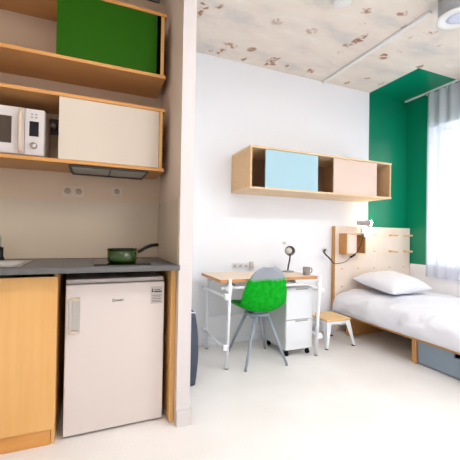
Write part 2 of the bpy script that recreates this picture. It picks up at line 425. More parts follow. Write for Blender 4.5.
# fill lamps added out of view to brighten the room and warm the kitchen
def fill_lamp(x, y, r, m, label):
    t = thing('fill_lamp', label, 'fill lamp', (x, y, ZC - .05))
    bm = B(); lathe(bm, x, y, [(r, ZC - .05), (r + .012, ZC - .045), (r + .012, ZC - .0005), (r, ZC - .0005), (r, ZC - .05)], 40); obj('rim', bm, M['white_metal'], t)
    bm = B(); lathe(bm, x, y, [(0, ZC - .042), (r - .001, ZC - .042), (r - .001, ZC - .03), (0, ZC - .03)], 40); obj('diffuser', bm, m, t)
fill_lamp(-.25, .75, .22, M['fill_warm'], 'round warm unseen fill lamp in front of the kitchenette')
fill_lamp(1.3, .3, .26, M['fill_panel'], 'round neutral unseen fill lamp in the middle of the room')
fill_lamp(2.5, .2, .26, M['fill_panel'], 'round neutral unseen fill lamp between desk side and window')
fill_lamp(1.6, -1.3, .26, M['fill_panel'], 'round neutral unseen fill lamp near the front wall')

# curtain and rail
bm = B(); box(bm, 3.805, 3.835, .6, YF - .002, ZC - .018, ZC - .0005, bev=.002)
tag(obj('curtain_rail', bm, M['white_metal']), 'white curtain rail fixed on the green and concrete ceiling', 'curtain rail')
t = thing('curtain', 'sheer white curtain hanging over the window beside the bed', 'curtain', (3.82, 1.9, .64))
bm = B(); NY, NZ = 240, 14; g = []
for j in range(NZ + 1):
    z = .645 + (2.915 - .645) * j / NZ; row = []
    for i in range(NY + 1):
        y = 2.835 - 2.0 * i / NY
        amp = .019 + .006 * math.sin(y * 7); ph = 2 * PI * y / .135 + .9 * math.sin(y * 5)
        row.append(bm.verts.new((3.815 + amp * math.sin(ph) + .004 * math.sin(z * 2 + y * 9), y + .012 - .012 * (z - .645) / 2.27, z)))
    g.append(row)
for j in range(NZ):
    for i in range(NY): bm.faces.new((g[j][i], g[j][i + 1], g[j + 1][i + 1], g[j + 1][i])).smooth = True
obj('cloth', bm, M['sheer'], t)
bm = B()
for i in range(0, NY, 10): box(bm, 3.812, 3.822, g and (2.835 - 2.0 * i / NY) - .004, (2.835 - 2.0 * i / NY) + .004, 2.90, ZC - .0185)
obj('glider', bm, M['white_plastic'], t)['kind'] = 'stuff'

# ------------------------------------------------------------------ kitchenette
UY = 2.19
def wall_unit(z0, z1, label, door_mat, dlabel, xd0, xd1):
    t = thing('wall_cabinet', label, 'cabinet', (-.3, UY, z0))
    XE, XF = .421, .407
    bx('bottom_board', M['board'] if 0 else [M['board'], M['beech_x']], t, XL + .001, XE, UY, KBY - .001, z0, z0 + .021, bev=0, face_mi={'-y': 1, '+x': 1})
    bx('top_board', [M['board'], M['beech_x']], t, XL + .001, XE, UY, KBY - .001, z1 - .021, z1, bev=0, face_mi={'-y': 1, '+x': 1})
    bx('side_panel', M['beech'], t, XF - .021, XF, UY + .001, KBY - .001, z0 + .0213, z1 - .0213, bev=0)
    bx('side_panel', M['beech'], t, XL + .001, XL + .02, UY + .001, KBY - .001, z0 + .0213, z1 - .0213, bev=0)
    bx('divider', M['board'], t, xd0 + .01, xd0 + .028, UY + .024, KBY - .001, z0 + .0213, z1 - .0213, bev=0)
    d = bx('sliding_door', door_mat, t, xd0, xd1, UY + .002, UY + .020, z0 + .023, z1 - .023, bev=.001)
    d['label'] = dlabel
    return t
u1 = wall_unit(2.162, 2.598, 'upper wooden wall cabinet with a dark green sliding door', M['green_lam'], 'dark green door', -.232, .360)
bx('gap_shade_strip', M['gap_shade'], u1, .3605, .3858, UY + .004, UY + .018, 2.1835, 2.5765, bev=0)  # solid black strip stands in for shade in the gap beside the door
u2 = wall_unit(1.539, 1.958, 'lower wooden wall cabinet with a cream sliding door and microwave', M['white_lam'], 'cream white door', -.209, .384)

t = thing('range_hood', 'slim grey extractor hood under the lower wall cabinet', 'range hood', (.09, 2.25, 1.50))
bx('housing', M['hood_dark'], t, -.155, .325, 2.205, 2.455, 1.524, 1.5385, bev=.003)
for k, (a, b) in enumerate(((-.135, .082), (.092, .305))):
    bx('filter', M['hood'], t, a, b, 2.222, 2.43, 1.520, 1.5238, bev=.001)
bx('lip', M['hood_dark'], t, -.145, .315, 2.436, 2.450, 1.512, 1.5238, bev=.001)

# microwave
mx0, mx1, my0, my1, mz0, mz1 = -.78, -.288, 2.245, 2.52, 1.572, 1.852
t = thing('microwave', 'white microwave standing in the open end of the lower cabinet', 'microwave', (-.53, my0, 1.5605))
bx('body', M['mw'], t, mx0, mx1, my0, my1, mz0, mz1, bev=.006)
d = bx('door', M['mw'], t, mx0 + .004, -.392, my0 - .014, my0 - .0003, mz0 + .004, mz1 - .004, bev=.003)
bx('window', M['mw_glass'], d, mx0 + .04, -.455, my0 - .0165, my0 - .0142, mz0 + .062, mz1 - .062, bev=0)
bx('blue_lettering', M['blue_mark'], d, -.575, -.525, my0 - .0155, my0 - .0142, mz1 - .046, mz1 - .034, bev=0)
bm = B(); tube(bm, spline([(-.408, my0 - .0142, mz0 + .018), (-.408, my0 - .036, mz0 + .05), (-.408, my0 - .042, (mz0 + mz1) / 2), (-.408, my0 - .036, mz1 - .05), (-.408, my0 - .0142, mz1 - .018)], 6), .0125, 10)
obj('handle', bm, M['ivory'], d)
bx('control_panel', M['mw'], t, -.389, mx1 - .003, my0 - .012, my0 - .0003, mz0 + .004, mz1 - .004, bev=.002)
bx('display', M['display'], t, -.366, -.318, my0 - .0135, my0 - .0122, 1.687, 1.775, bev=0)
bm = B(); lathe(bm, -.342, 1.632, [(0, my0 - .030), (.016, my0 - .030), (.019, my0 - .0122)], 24, 'y'); obj('knob', bm, M['steel'], t)
for k in range(4):
    bx('button', M['grey_plastic'], t, -.360 + .022 * (k % 2), -.348 + .022 * (k % 2), my0 - .0132, my0 - .0122, 1.795 + .018 * (k // 2), 1.803 + .018 * (k // 2), bev=0)
for x in (mx0 + .04, mx1 - .04):
    for y in (my0 + .03, my1 - .03):
        bm = B(); lathe(bm, x, y, [(.012, 1.5605), (.012, mz0 - .0002)], 12); obj('foot', bm, M['black'], t)

# sockets
def socket(name, x0, x1, z0, z1, y, label, n, mat, group=None, ring=None, rr=None):
    t = thing(name, label, 'socket', ((x0 + x1) / 2, y, z0), 0, group)
    bx('plate', mat, t, x0, x1, y - .009, y - .0005, z0, z1, bev=.002)
    r = rr or (z1 - z0) * .36
    for k in range(n):
        cx = x0 + (x1 - x0) * (k + .5) / n; cz = (z0 + z1) / 2
        bm = B(); lathe(bm, cx, cz, [(r, y - .0093), (r, y - .0125), (r * .86, y - .0125), (r * .80, y - .0093)], 24, 'y'); obj('socket_ring', bm, mat, t)
        bm = B(); lathe(bm, cx, cz, [(0, y - .0095), (r * .78, y - .0095), (r * .78, y - .0091), (0, y - .0091)], 24, 'y')
        for s in (-1, 1): lathe(bm, cx + s * r * .38, cz, [(0, y - .0099), (r * .12, y - .0099), (r * .12, y - .0096)], 8, 'y')
        obj('recess', bm, ring or (M['socket_beige'] if mat is M['ivory'] else M['shadow_plastic']), t)
    return t
socket('wall_socket', -.213, -.073, 1.372, 1.448, KY, 'beige double socket above the splashback, behind the counter', 2, M['ivory'])
socket('wall_socket', .108, .186, 1.392, 1.468 - .008, KY, 'beige single socket above the splashback, right of the double one', 1, M['ivory'])
t = thing('wall_plug', 'small ivory plug in the dark recess beside the microwave', 'plug', (-.27, KBY, 1.85))
bx('socket_plate', M['hood_dark'], t, -.30, -.2, KBY - .008, KBY - .0005, 1.79, 1.90, bev=.001)
bm = B(); lathe(bm, -.272, 1.847, [(0, KBY - .045), (.014, KBY - .043), (.017, KBY - .0085)], 16, 'y'); obj('plug_body', bm, M['ivory'], t)

# splashback panels
tag(bx('splashback', M['splash'], None, XL + .001, KX - .007, KY - .006, KY - .0005, .942, 1.342, bev=.001), 'beige splashback panel along the wall behind the counter', 'splashback')
tag(bx('splashback', M['splash'], None, KX - .006, KX - .0005, 1.90, KY - .0065, .942, 1.342, bev=.001), 'short beige splashback on the side wall at counter end', 'splashback')

# worktop with sink cut-out
sx0, sx1, sy0, sy1 = -.83, -.372, 2.0, 2.36
bm = B(); cy0, cy1, cz0, cz1 = 1.876, KY - .0065, .912, .941
box(bm, XL + .001, sx0, cy0, cy1, cz0, cz1); box(bm, sx1, KX - .0065, cy0, cy1, cz0, cz1); box(bm, KX - .0065, KX + .004, cy0, PY - .0006, cz0, cz1)
box(bm, sx0, sx1, cy0, sy0, cz0, cz1); box(bm, sx0, sx1, sy1, cy1, cz0, cz1)
tag(obj('worktop', bm, M['worktop']), 'grey laminate worktop over the cabinet and fridge', 'worktop')
t = thing('sink', 'stainless steel sink set in the grey worktop', 'sink', (-.6, 2.18, .9415))
bm = B(); e = .022
for a in ((sx0 - e, sx1 + e, sy0 - e, sy0 + .012), (sx0 - e, sx1 + e, sy1 - .012, sy1 + e), (sx0 - e, sx0 + .012, sy0 + .012, sy1 - .012), (sx1 - .012, sx1 + e, sy0 + .012, sy1 - .012)):
    box(bm, *a, .9415, .9455, bev=.001)
obj('rim', bm, M['steel'], t)
bm = B(); i = .006
A = [bm.verts.new(p) for p in ((sx0 + i, sy0 + i, .941), (sx1 - i, sy0 + i, .941), (sx1 - i, sy1 - i, .941), (sx0 + i, sy1 - i, .941))]
D = [bm.verts.new(p) for p in ((sx0 + .04, sy0 + .04, .80), (sx1 - .04, sy0 + .04, .80), (sx1 - .04, sy1 - .04, .80), (sx0 + .04, sy1 - .04, .80))]
for k in range(4): bm.faces.new((A[k], A[(k + 1) % 4], D[(k + 1) % 4], D[k]))
bm.faces.new(D)
obj('basin', bm, M['steel'], t)
t = thing('faucet', 'dark metal faucet standing behind the sink', 'faucet', (-.548, 2.44, .941))
bm = B(); lathe(bm, -.548, 2.44, [(.03, .9415), (.03, .95), (.024, .965), (.024, 1.02), (.0, 1.03)], 24); obj('body', bm, M['black'], t)
bm = B(); tube(bm, spline([(-.548, 2.44, 1.02), (-.548, 2.43, 1.09), (-.56, 2.34, 1.12), (-.57, 2.27, 1.08)], 6), .011, 12); obj('spout', bm, M['steel'], t)
bm = B(); tube(bm, [(-.572, 2.44, 1.0), (-.62, 2.44, 1.03)], .007, 10); obj('lever', bm, M['steel'], t)

# base cabinet
t = thing('base_cabinet', 'honey wood base cabinet under the sink, left of fridge', 'cabinet', (-.6, 1.96, 0))
bx('side_panel', M['beech'], t, -.192, -.174, 1.970, 2.50, 0.001, .905, bev=.0008)
bx('side_panel', M['beech'], t, -1.24, -1.222, 1.955, 2.50, 0.001, .905, bev=.0008)
bx('door', M['beech'], t, -.718, -.174, 1.95, 1.969, .088, .888, bev=.001)
bx('door', M['beech'], t, -1.22, -.722, 1.95, 1.969, .088, .888, bev=.001)
bx('kickboard', M['beech_x'], t, -1.22, -.1935, 1.966, 1.982, .001, .084, bev=0)
bx('bottom_panel', M['beech_x'], t, -1.22, -.1935, 1.985, 2.5, .085, .10, bev=0)

# end panel beside fridge
tag(bx('end_panel', M['beech'], None, .432, KX - .002, 1.946, 2.50, .001, .9115, bev=.001), 'narrow honey wood end panel between fridge and partition', 'panel')

# fridge
fx0, fx1, fy0, fy1, fz0, fz1 = -.136, .400, 1.985, 2.47, .014, .849
t = thing('fridge', 'white undercounter fridge between cabinet and end panel', 'fridge', ((fx0 + fx1) / 2, fy0, 0))
bx('body', M['fridge'], t, fx0 + .003, fx1 - .003, fy0 + .045, fy1, .03, fz1 - .012, bev=.004)
bx('top_cover', M['fridge'], t, fx0, fx1, fy0 + .03, fy1, fz1 - .0115, fz1 + .012, bev=.004)
d = bx('door', M['fridge'], t, fx0, fx1, fy0, fy0 + .042, fz0, fz1 - .013, bev=.006)
hx = fx0 + .015
h = bx('handle', M['steel'], d, hx, hx + .012, fy0 - .032, fy0 - .022, .575, .765, bev=.003)
for z in (.572, .752): bx('bracket', M['ivory'], h, hx + .0002, hx + .05, fy0 - .0218, fy0 - .0003, z, z + .014, bev=.002)
bx('handle_plate', M['steel'], d, hx + .02, hx + .058, fy0 - .004, fy0 - .0003, .568, .768, bev=.001)
text_mesh('lettering', 'CANDY', .0155, M['dark_print'], d, (.112, fy0 - .0012, .733), bold=.0004)
bm = B(); tube(bm, [(.110 + .008 * math.cos(a), fy0 - .0012, .739 + .008 * math.sin(a)) for a in [R(q) for q in range(60, 320, 20)]], .0014, 6); obj('emblem', bm, M['dark_print'], d)
s = bx('sticker', M['sticker'], d, .318, .389, fy0 - .0012, fy0 - .0003, .704, .808, bev=0)
bm = B(); yq = fy0 - .0014
for k, z in enumerate((.752, .742, .732, .722, .714)): box(bm, .326, .381 - .006 * (k % 2), yq - .0003, yq, z, z + .0025)
box(bm, .338, .384, yq - .0003, yq, .772, .780); box(bm, .338, .375, yq - .0003, yq, .785, .789)
lathe(bm, .329, .779, [(0, yq - .0003), (.006, yq - .0003), (.006, yq)], 12, 'y')
box(bm, .3265, .3315, yq - .0003, yq, .779, .795)
obj('print', bm, M['dark_print'], s)
for x in (fx0 + .04, fx1 - .04):
    bm = B(); lathe(bm, x, fy0 + .08, [(.016, .001), (.016, .0137), (.016, .0298)], 12); obj('foot', bm, M['black'], t)
t.rotation_euler = (0, 0, R(1.2))

# hob and saucepan
t = thing('hob', 'black glass hob set on the grey worktop', 'hob', (.155, 2.05, .9415))
bx('glass', M['glass_black'], t, .0, .312, 1.955, 2.36, .9415, .9480, bev=.001)
bm = B(); lathe(bm, .155, 2.09, [(.075, .9481), (.075, .9484), (.079, .9484), (.079, .9481), (.075, .9481)], 40); obj('cooking_zone', bm, M['hood'], t)
px, py, pz, prr = .157, 2.07, .9488, .083
t = thing('saucepan', 'dark green saucepan with a black handle on the hob', 'saucepan', (px, py, pz))
bm = B(); lathe(bm, px, py, [(0, pz), (prr * .9, pz), (prr * .99, pz + .008), (prr, pz + .02), (prr * 1.01, pz + .076), (prr * .975, pz + .076), (prr * .965, pz + .02), (prr * .9, pz + .006), (0, pz + .005)], 48)
obj('bowl', bm, M['pot'], t)
bm = B(); lathe(bm, px, py, [(prr * 1.012, pz + .073), (prr * 1.03, pz + .077), (prr * 1.02, pz + .081), (prr * .97, pz + .081), (prr * .97, pz + .0765)], 48); obj('rim', bm, M['black'], t)
bm = B(); dx, dy = .96, .28
tube(bm, spline([(px + dx * s, py + dy * s, pz + z) for s, z in ((.082, .056), (.112, .064), (.15, .085), (.19, .098), (.235, .102))], 6), [.011] * 6 + [.0125] * 6 + [.014] * 6 + [.0135] * 6 + [.012], 12, squash=.75)
hd = obj('handle', bm, M['black'], t)
bm = B(); tube(bm, [(px + dx * .0845, py + dy * .0845, pz + .052), (px + dx * .094, py + dy * .094, pz + .055)], .0125, 12); obj('mount', bm, M['steel'], t)

# ------------------------------------------------------------------ long wall shelf
t = thing('wall_cabinet', 'long birch wall cabinet with pale blue and birch sliding doors', 'cabinet', (2.19, 2.70, 1.553))
lx0, lx1, ly0, ly1, lz0, lz1 = 1.311, 3.069, 2.70, YF - .001, 1.553, 1.953
bx('bottom_board', [M['ply_x'], M['ply_edge']], t, lx0, lx1 + .004, ly0, ly1, lz0, lz0 + .018, bev=0, face_mi={'-z': 0})
bx('top_board', [M['ply_x'], M['ply_edge']], t, lx0, lx1 + .004, ly0, ly1, lz1 - .018, lz1, bev=0)
bx('side_panel', M['ply_warm'], t, lx0 + .001, lx0 + .019, ly0 + .004, ly1, lz0 + .0182, lz1 - .0182, bev=0)
bx('side_panel', M['ply_warm'], t, lx1 - .019, lx1 - .001, ly0 + .004, ly1, lz0 + .0182, lz1 - .0182, bev=0)
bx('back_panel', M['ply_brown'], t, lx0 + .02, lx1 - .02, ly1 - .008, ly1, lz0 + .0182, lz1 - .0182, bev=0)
bx('divider', M['ply_warm'], t, 2.49, 2.508, ly0 + .05, ly1 - .009, lz0 + .0182, lz1 - .0182, bev=0)
bx('divider', M['ply_warm'], t, 1.80, 1.818, ly0 + .05, ly1 - .009, lz0 + .0182, lz1 - .0182, bev=0)
d = bx('sliding_door', M['blue_lam'], t, 1.475, 2.075, ly0 + .012, ly0 + .028, lz0 + .0195, lz1 - .0195, bev=.001); d['label'] = 'pale blue door'
d = bx('sliding_door', M['birch_door'], t, 2.275, 2.865, ly0 + .012, ly0 + .028, lz0 + .0195, lz1 - .0195, bev=.001); d['label'] = 'pale birch door'

# ------------------------------------------------------------------ desk
t = thing('desk', 'white tube frame desk with a pale wood top', 'desk', (1.45, 2.75, 0))
tx0, tx1, ty0, ty1 = .962, 1.925, 2.503, 3.02
bx('tabletop', [M['desk_top'], M['desk_edge']], t, tx0, tx1, ty0, ty1, .725, .751, bev=0, face_mi={'-y': 1, '-x': 1, '+x': 1, '+y': 1})
def leg(x, yb, yt):
    bm = B(); tube(bm, [(x, yb, .012), (x, yt, .757)], .0145, 14); l = obj('leg', bm, M['white_metal'], t)
    bm = B(); tube(bm, [(x, yb, .0005), (x, yb, .0118)], .016, 14); obj('foot', bm, M['grey_plastic'], l)
XA, XB = 1.040, 1.944
for x in (XA, XB):
    leg(x, 2.535, 2.486); leg(x, 3.06, 3.04)
def rail(p, q, r=.0125, caps=True):
    bm = B(); tube(bm, [p, q], r, 12); return obj('rail', bm, M['white_metal'], t)
def clamp(x, y, z, ax='y'):
    bm = B(); box(bm, x - .022, x + .022, y - .020, y + .020, z - .026, z + .026, bev=.006); obj('clamp', bm, M['white_metal'], t)
for x, s in ((XA - .031, -1), (XB + .031, 1)):
    rail((x, 2.46, .612), (x, 3.11, .594)); rail((x, 2.49, .190), (x, 3.10, .182))
    clamp(x - s * .008, 2.495, .611); clamp(x - s * .008, 3.045, .596); clamp(x - s * .008, 2.525, .189); clamp(x - s * .008, 3.055, .183)
rail((XA - .06, 2.525, .678), (XB + .03, 2.525, .678)); rail((XA - .02, 3.01, .678), (XB + .02, 3.01, .678))
rail((XA, 3.085, .30), (XB, 3.085, .30), .010)
clamp(XA, 2.505, .678); clamp(XB, 2.505, .678)
for x in (1.10, 1.40, 1.70): bx('top_bracket', M['grey_plastic'], t, x, x + .012, 2.54, 2.99, .692, .7245, bev=.001)

# pedestal
t = thing('drawer_pedestal', 'white two drawer pedestal on castors under the desk', 'drawer unit', (1.79, 2.58, 0))
qx0, qx1, qy0, qy1 = 1.642, 1.936, 2.60, 2.98
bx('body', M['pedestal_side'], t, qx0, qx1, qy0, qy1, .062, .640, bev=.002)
for z0, z1 in ((.345, .634), (.066, .339)):
    d = bx('drawer', M['pedestal'], t, qx0 + .002, qx1 - .002, qy0 - .019, qy0 - .0005, z0, z1, bev=.002)
    bx('handle', M['hood'], d, qx0 + .10, qx1 - .06, qy0 - .027, qy0 - .0192, z1 - .014, z1 - .005, bev=.001)
for x in (qx0 + .03, qx1 - .03):
    for y in (qy0 + .02, qy1 - .03):
        bm = B(); tube(bm, [(x - .012, y, .022), (x - .003, y, .022)], .0215, 20); tube(bm, [(x + .003, y, .022), (x + .012, y, .022)], .0215, 20)
        c = obj('castor', bm, M['black'], t)
        bm = B(); box(bm, x - .014, x + .014, y - .012, y + .012, .0445, .0615, bev=.002); obj('fork', bm, M['black'], c)

# ------------------------------------------------------------------ chair
t = thing('desk_chair', 'green shell chair with grey top band and metal legs at the desk', 'chair', (1.383, 2.66, 0), R(-3))
prof = spline([(.245, .487), (.20, .478), (.06, .456), (-.06, .450), (-.15, .462), (-.205, .51), (-.235, .60), (-.255, .72), (-.268, .80), (-.278, .855)] and
              [(0, a, b) for a, b in [(.245, .483), (.20, .478), (.06, .458), (-.06, .452), (-.145, .465), (-.195, .51), (-.222, .60), (-.238, .71), (-.25, .79), (-.26, .855)]], 5)
n = len(prof); NS = 20; bm = B(); rows = []
def width(t_):
    ks = [(0, .150), (.06, .195), (.2, .222), (.4, .228), (.55, .222), (.7, .210), (.82, .186), (.91, .152), (.965, .11), (1, .050)]
    for (a, wa), (b, wb) in zip(ks, ks[1:]):
        if a <= t_ <= b: u = (t_ - a) / (b - a); u = u * u * (3 - 2 * u) * .5 + u * .5; return wa + (wb - wa) * u
    return ks[-1][1]
cum = [0]
for a, b in zip(prof, prof[1:]): cum.append(cum[-1] + (b - a).length)
for i, p in enumerate(prof):
    tt = cum[i] / cum[-1]; w = width(tt)
    d = (prof[min(i + 1, n - 1)] - prof[max(i - 1, 0)]).normalized()
    nm = Vector((0, -d.z, d.y)); nm = -nm if nm.z + nm.y < 0 else nm    # towards the sitter
    if nm.y < -.2: nm = -nm
    curl = .055 * math.exp(-((tt - .42) / .26) ** 2) + .018 + .03 * math.exp(-((tt - .75) / .2) ** 2)
    if tt < .12: curl *= .35 + .65 * tt / .12
    row = []
    for k in range(NS + 1):
        s = -1 + 2 * k / NS
        q = p + nm * (curl * abs(s) ** 2.4); row.append(bm.verts.new((s * w, q.y, q.z)))
    rows.append(row)
for a, b in zip(rows, rows[1:]):
    for k in range(NS): bm.faces.new((a[k], a[k + 1], b[k + 1], b[k])).smooth = True
sh = obj('shell', bm, M['chair'], t, local=True)
so = sh.modifiers.new('thick', 'SOLIDIFY'); so.thickness = .013; so.offset = 0
ss = sh.modifiers.new('sub', 'SUBSURF'); ss.levels = 1; ss.render_levels = 1
bm = B()
for s in (-1, 1):
    tube(bm, [(-.085 * s, -.075, .408), (.085 * s, .085, .408)], .021, 12)
box(bm, -.09, .09, -.08, .08, .398, .424, bev=.004); box(bm, -.06, .06, -.06, .06, .4245, .4435, bev=.004)
obj('hub', bm, M['chair_metal'], t, local=True)
rot = Matrix.Rotation(R(3), 4, 'Z')
for fx, fy, hx_, hy_ in ((-.211, -.217, -.05, -.075), (.175, -.228, .075, -.068), (-.160, .264, -.075, .075), (.195, .195, .05, .08)):
    f_ = rot @ Vector((fx, fy, .0)); 
    top = Vector((hx_, hy_, .404))
    bm = B(); tube(bm, [(f_.x, f_.y, .014), top], [.0105, .0155], 14); l = obj('leg', bm, M['chair_metal'], t, local=True)
    bm = B(); tube(bm, [(f_.x, f_.y, .0005), (f_.x, f_.y, .0145)], .012, 12); obj('foot', bm, M['grey_plastic'], l, local=True)

# ------------------------------------------------------------------ things on and near the desk
t = thing('desk_lamp', 'small grey desk lamp with a round head on the desk', 'desk lamp', (1.88, 2.86, .7515))
bm = B(); lathe(bm, 1.84, 2.87, [(.0, .7515), (.062, .7515), (.062, .757), (.05, .762), (.012, .768), (0, .768)], 36); obj('base', bm, M['grey_plastic'], t)
bm = B(); tube(bm, spline([(1.837, 2.87, .766), (1.845, 2.87, .82), (1.862, 2.875, .88), (1.871, 2.885, .93), (1.872, 2.90, .955)], 5), .0085, 12); obj('stem', bm, M['hood_dark'], t)
bm = B(); lathe(bm, 0, 0, [(.018, .075), (.03, .055), (.050, .02), (.053, 0), (.048, 0), (.045, .015), (.02, .05), (0, .055)], 32)
bm.transform(Matrix.Translation((1.870, 2.885, .965)) @ Matrix.Rotation(R(-30), 4, 'Z') @ Matrix.Rotation(R(-80), 4, 'X'))
hd = obj('lamp_shade', bm, M['lamp_grey'], t)
bm = B(); bmesh.ops.create_uvsphere(bm, u_segments=20, v_segments=12, radius=.034)
bm.transform(Matrix.Translation((1.865, 2.90, .965))); obj('bulb', bm, M['lamp_inner'], t, smooth=True)

t = thing('mug', 'grey stoneware mug near the right end of the desk', 'mug', (1.865, 2.60, .7515))
cx, cy, r_ = 1.872, 2.60, .034
bm = B(); lathe(bm, cx, cy, [(0, .7515), (r_ * .93, .7515), (r_, .757), (r_, .826), (r_ * .9, .826), (r_ * .9, .76), (0, .758)], 36); obj('cup', bm, M['mug'], t)
bm = B(); tube(bm, spline([(cx + .033, cy, .814), (cx + .055, cy, .814), (cx + .062, cy, .792), (cx + .052, cy, .772), (cx + .033, cy, .768)], 5), .0048, 10); obj('handle', bm, M['mug'], t)

for k, x in enumerate((1.365, 1.430, 1.495)):
    socket('wall_socket', x - .03, x + .03, .765, .825, YF, ['white round socket on the wall above desk, left one of three', 'white round socket on the wall above desk, middle one of three', 'white round socket above desk, the one nearest the grey switch'][k], 1, M['white_plastic'], 'sockets above the desk')
t = thing('wall_switch', 'small grey switch block at the end of the desk sockets', 'switch', (1.555, YF, .75))
bx('housing', M['shadow_plastic'], t, 1.532, 1.578, YF - .02, YF - .0005, .757, .835, bev=.003)
bx('rocker', M['ivory'], t, 1.54, 1.57, YF - .0235, YF - .0202, .80, .828, bev=.001)
socket('wall_socket', 1.945, 1.985, 1.02, 1.055, YF, 'tiny white wall socket just above the desk lamp', 1, M['white_plastic'])
socket('wall_socket', 2.49, 2.555, .925, .99, YF, 'white wall socket left of the headboard with black plug', 1, M['white_plastic'])

# dark bag by the partition
t = thing('laundry_bag', 'dark slate bag standing on floor just behind the partition end', 'bag', (.64, 2.42, 0))
bm = B(); g = []
for j in range(15):
    f = j / 14; z = .003 + .545 * f
    xr = .730 + .022 * math.sin(PI * min(1, f * .95 + .02)) - .012 * f; hy = .16 + .02 * math.sin(PI * f)
    ring = []
    for k in range(32):
        a = 2 * PI * k / 32; ca, sa = math.cos(a), math.sin(a)
        ex = abs(ca) ** .45 * (1 if ca > 0 else -1); ey = abs(sa) ** .45 * (1 if sa > 0 else -1)
        xl = .562
        ring.append(bm.verts.new(((xl + xr) / 2 + (xr - xl) / 2 * ex, 2.50 + hy * ey, z - (.02 * f * ex if f > .8 else 0))))
    g.append(ring)
for a, b in zip(g, g[1:]):
    for k in range(32): bm.faces.new((a[k], a[(k + 1) % 32], b[(k + 1) % 32], b[k])).smooth = True
bm.faces.new(g[0][::-1]); bm.faces.new(g[-1]); top = [v.co.copy() for v in g[-1]]
obj('body', bm, M['slate'], t)
bm = B(); tube(bm, [p + Vector((0, 0, .006)) for p in top] + [top[0] + Vector((0, 0, .006))], .005, 8); obj('rim', bm, M['bag_rim'], t)

# stool
t = thing('stool', 'low white metal stool with honey wood seat beside the bed', 'stool', (2.31, 2.79, 0))
bm = B(); box(bm, 2.155, 2.465, 2.645, 2.955, .262, .287, bev=.008); obj('seat', bm, M['honey'], t)
bm = B(); 
for a in ((2.165, 2.455, 2.652, 2.656), (2.165, 2.455, 2.944, 2.948), (2.163, 2.167, 2.656, 2.944), (2.453, 2.457, 2.656, 2.944)): box(bm, *a, .232, .2615)
obj('apron', bm, M['white_metal'], t)
for sx, sy in ((-1, -1), (1, -1), (-1, 1), (1, 1)):
    cx, cy = 2.31 + sx * .147, 2.80 + sy * .147; bx_, by_ = 2.316 + sx * .182, 2.80 + sy * .182
    bm = B(); W, w = .062, .022; th = .004
    # angle-section leg, two tapering wings meeting at the outer corner
    def wing(dx, dy):
        v = []
        for (X, Y, Z, wd) in ((cx, cy, .2605, W), (bx_, by_, .012, w)):
            ox, oy = (th * sx if dy else 0), (th * sy if dx else 0)
            for (px_, py_) in ((X, Y), (X - dx * sx * wd, Y - dy * sy * wd), (X - dx * sx * wd - ox, Y - dy * sy * wd - oy), (X - ox, Y - oy)):
                v.append(bm.verts.new((px_, py_, Z)))
        for k in range(4): bm.faces.new((v[k], v[(k + 1) % 4], v[4 + (k + 1) % 4], v[4 + k]))
        bm.faces.new(v[:4]); bm.faces.new(v[4:])
    wing(1, 0); wing(0, 1)
    l = obj('leg', bm, M['white_metal'], t)
    bm = B(); box(bm, min(bx_, bx_ - sx * .026), max(bx_, bx_ - sx * .026), min(by_, by_ - sy * .026), max(by_, by_ - sy * .026), .0005, .0118, bev=.002); obj('foot', bm, M['black'], l)
bm = B()
for s in (-1, 1): tube(bm, [(2.31 - .145, 2.80 - s * .145, .205), (2.31 + .145, 2.80 + s * .145, .205)], .004, 8)
obj('brace', bm, M['white_metal'], t)

# ------------------------------------------------------------------ bed
bx0, bx1, hy0 = 2.668, 3.845, 3.08
t = thing('bed', 'birch plywood platform bed with a pegboard headboard', 'bed', (3.25, 2.1, 0))
h = bx('headboard', [M['ply'], M['ply_edge']], t, 2.618, 3.845, hy0, YF - .013, .001, 1.243, bev=0, face_mi={'-x': 1, '+z': 0})
cols, rws = (2.725, 2.972, 3.230, 3.485, 3.735), (1.146, .943, .738, .527)
pegs = {(3, 0), (4, 0), (3, 1), (4, 1)}
for i, x in enumerate(cols):
    for j, z in enumerate(rws):
        if (i, j) in pegs or (i == 0 and j < 2): continue
        bm = B(); lathe(bm, x, z, [(0, hy0 - .0006), (.010, hy0 - .0006), (.010, hy0 - .0001)], 14, 'y'); obj('peg_hole', bm, M['ply_edge'], h)
for (i, j) in sorted(pegs):
    bm = B(); lathe(bm, cols[i], rws[j], [(0, hy0 - .125), (.009, hy0 - .125), (.011, hy0 - .12), (.011, hy0 - .0002)], 16, 'y'); obj('peg', bm, M['ply_warm'], h)
bx('platform', [M['ply_x'], M['ply_edge']], t, bx0, bx1, 1.10, hy0 - .0005, .208, .230, bev=0, face_mi={'-x': 1, '-y': 1})
for y in (2.90, 2.065, 1.15):
    bx('support_panel', M['ply_edge'], t, bx0 + .004, bx1 - .01, y, y + .045, .001, .2075, bev=.001)
d = thing('storage_drawer', 'blue grey storage drawer on the floor under the bed', 'drawer', (2.72, 1.6, 0))
bm = B(); x = 2.69; z0, z1, ya, yb = .012, .2, 1.21, 2.06; yn0, yn1 = 1.50, 1.745
box(bm, x, x + .018, ya, yn0, z0, z1); box(bm, x, x + .018, yn1, yb, z0, z1); box(bm, x, x + .018, yn0, yn1, z0, z1 - .035)
obj('front_panel', bm, M['drawer_grey'], d)
bm = B(); box(bm, x + .0185, x + .6, ya + .01, yb - .01, z0, .03)
for a in ((x + .0185, x + .6, ya + .01, ya + .025), (x + .0185, x + .6, yb - .025, yb - .01), (x + .585, x + .6, ya + .025, yb - .025)): box(bm, *a, .03, .17)
obj('box', bm, M['hood_dark'], d)
bm = B()
for y in (ya + .08, yb - .08): tube(bm, [(x + .05, y - .01, .006), (x + .05, y + .01, .006)], .0055, 10); tube(bm, [(x + .55, y - .01, .006), (x + .55, y + .01, .006)], .0055, 10)
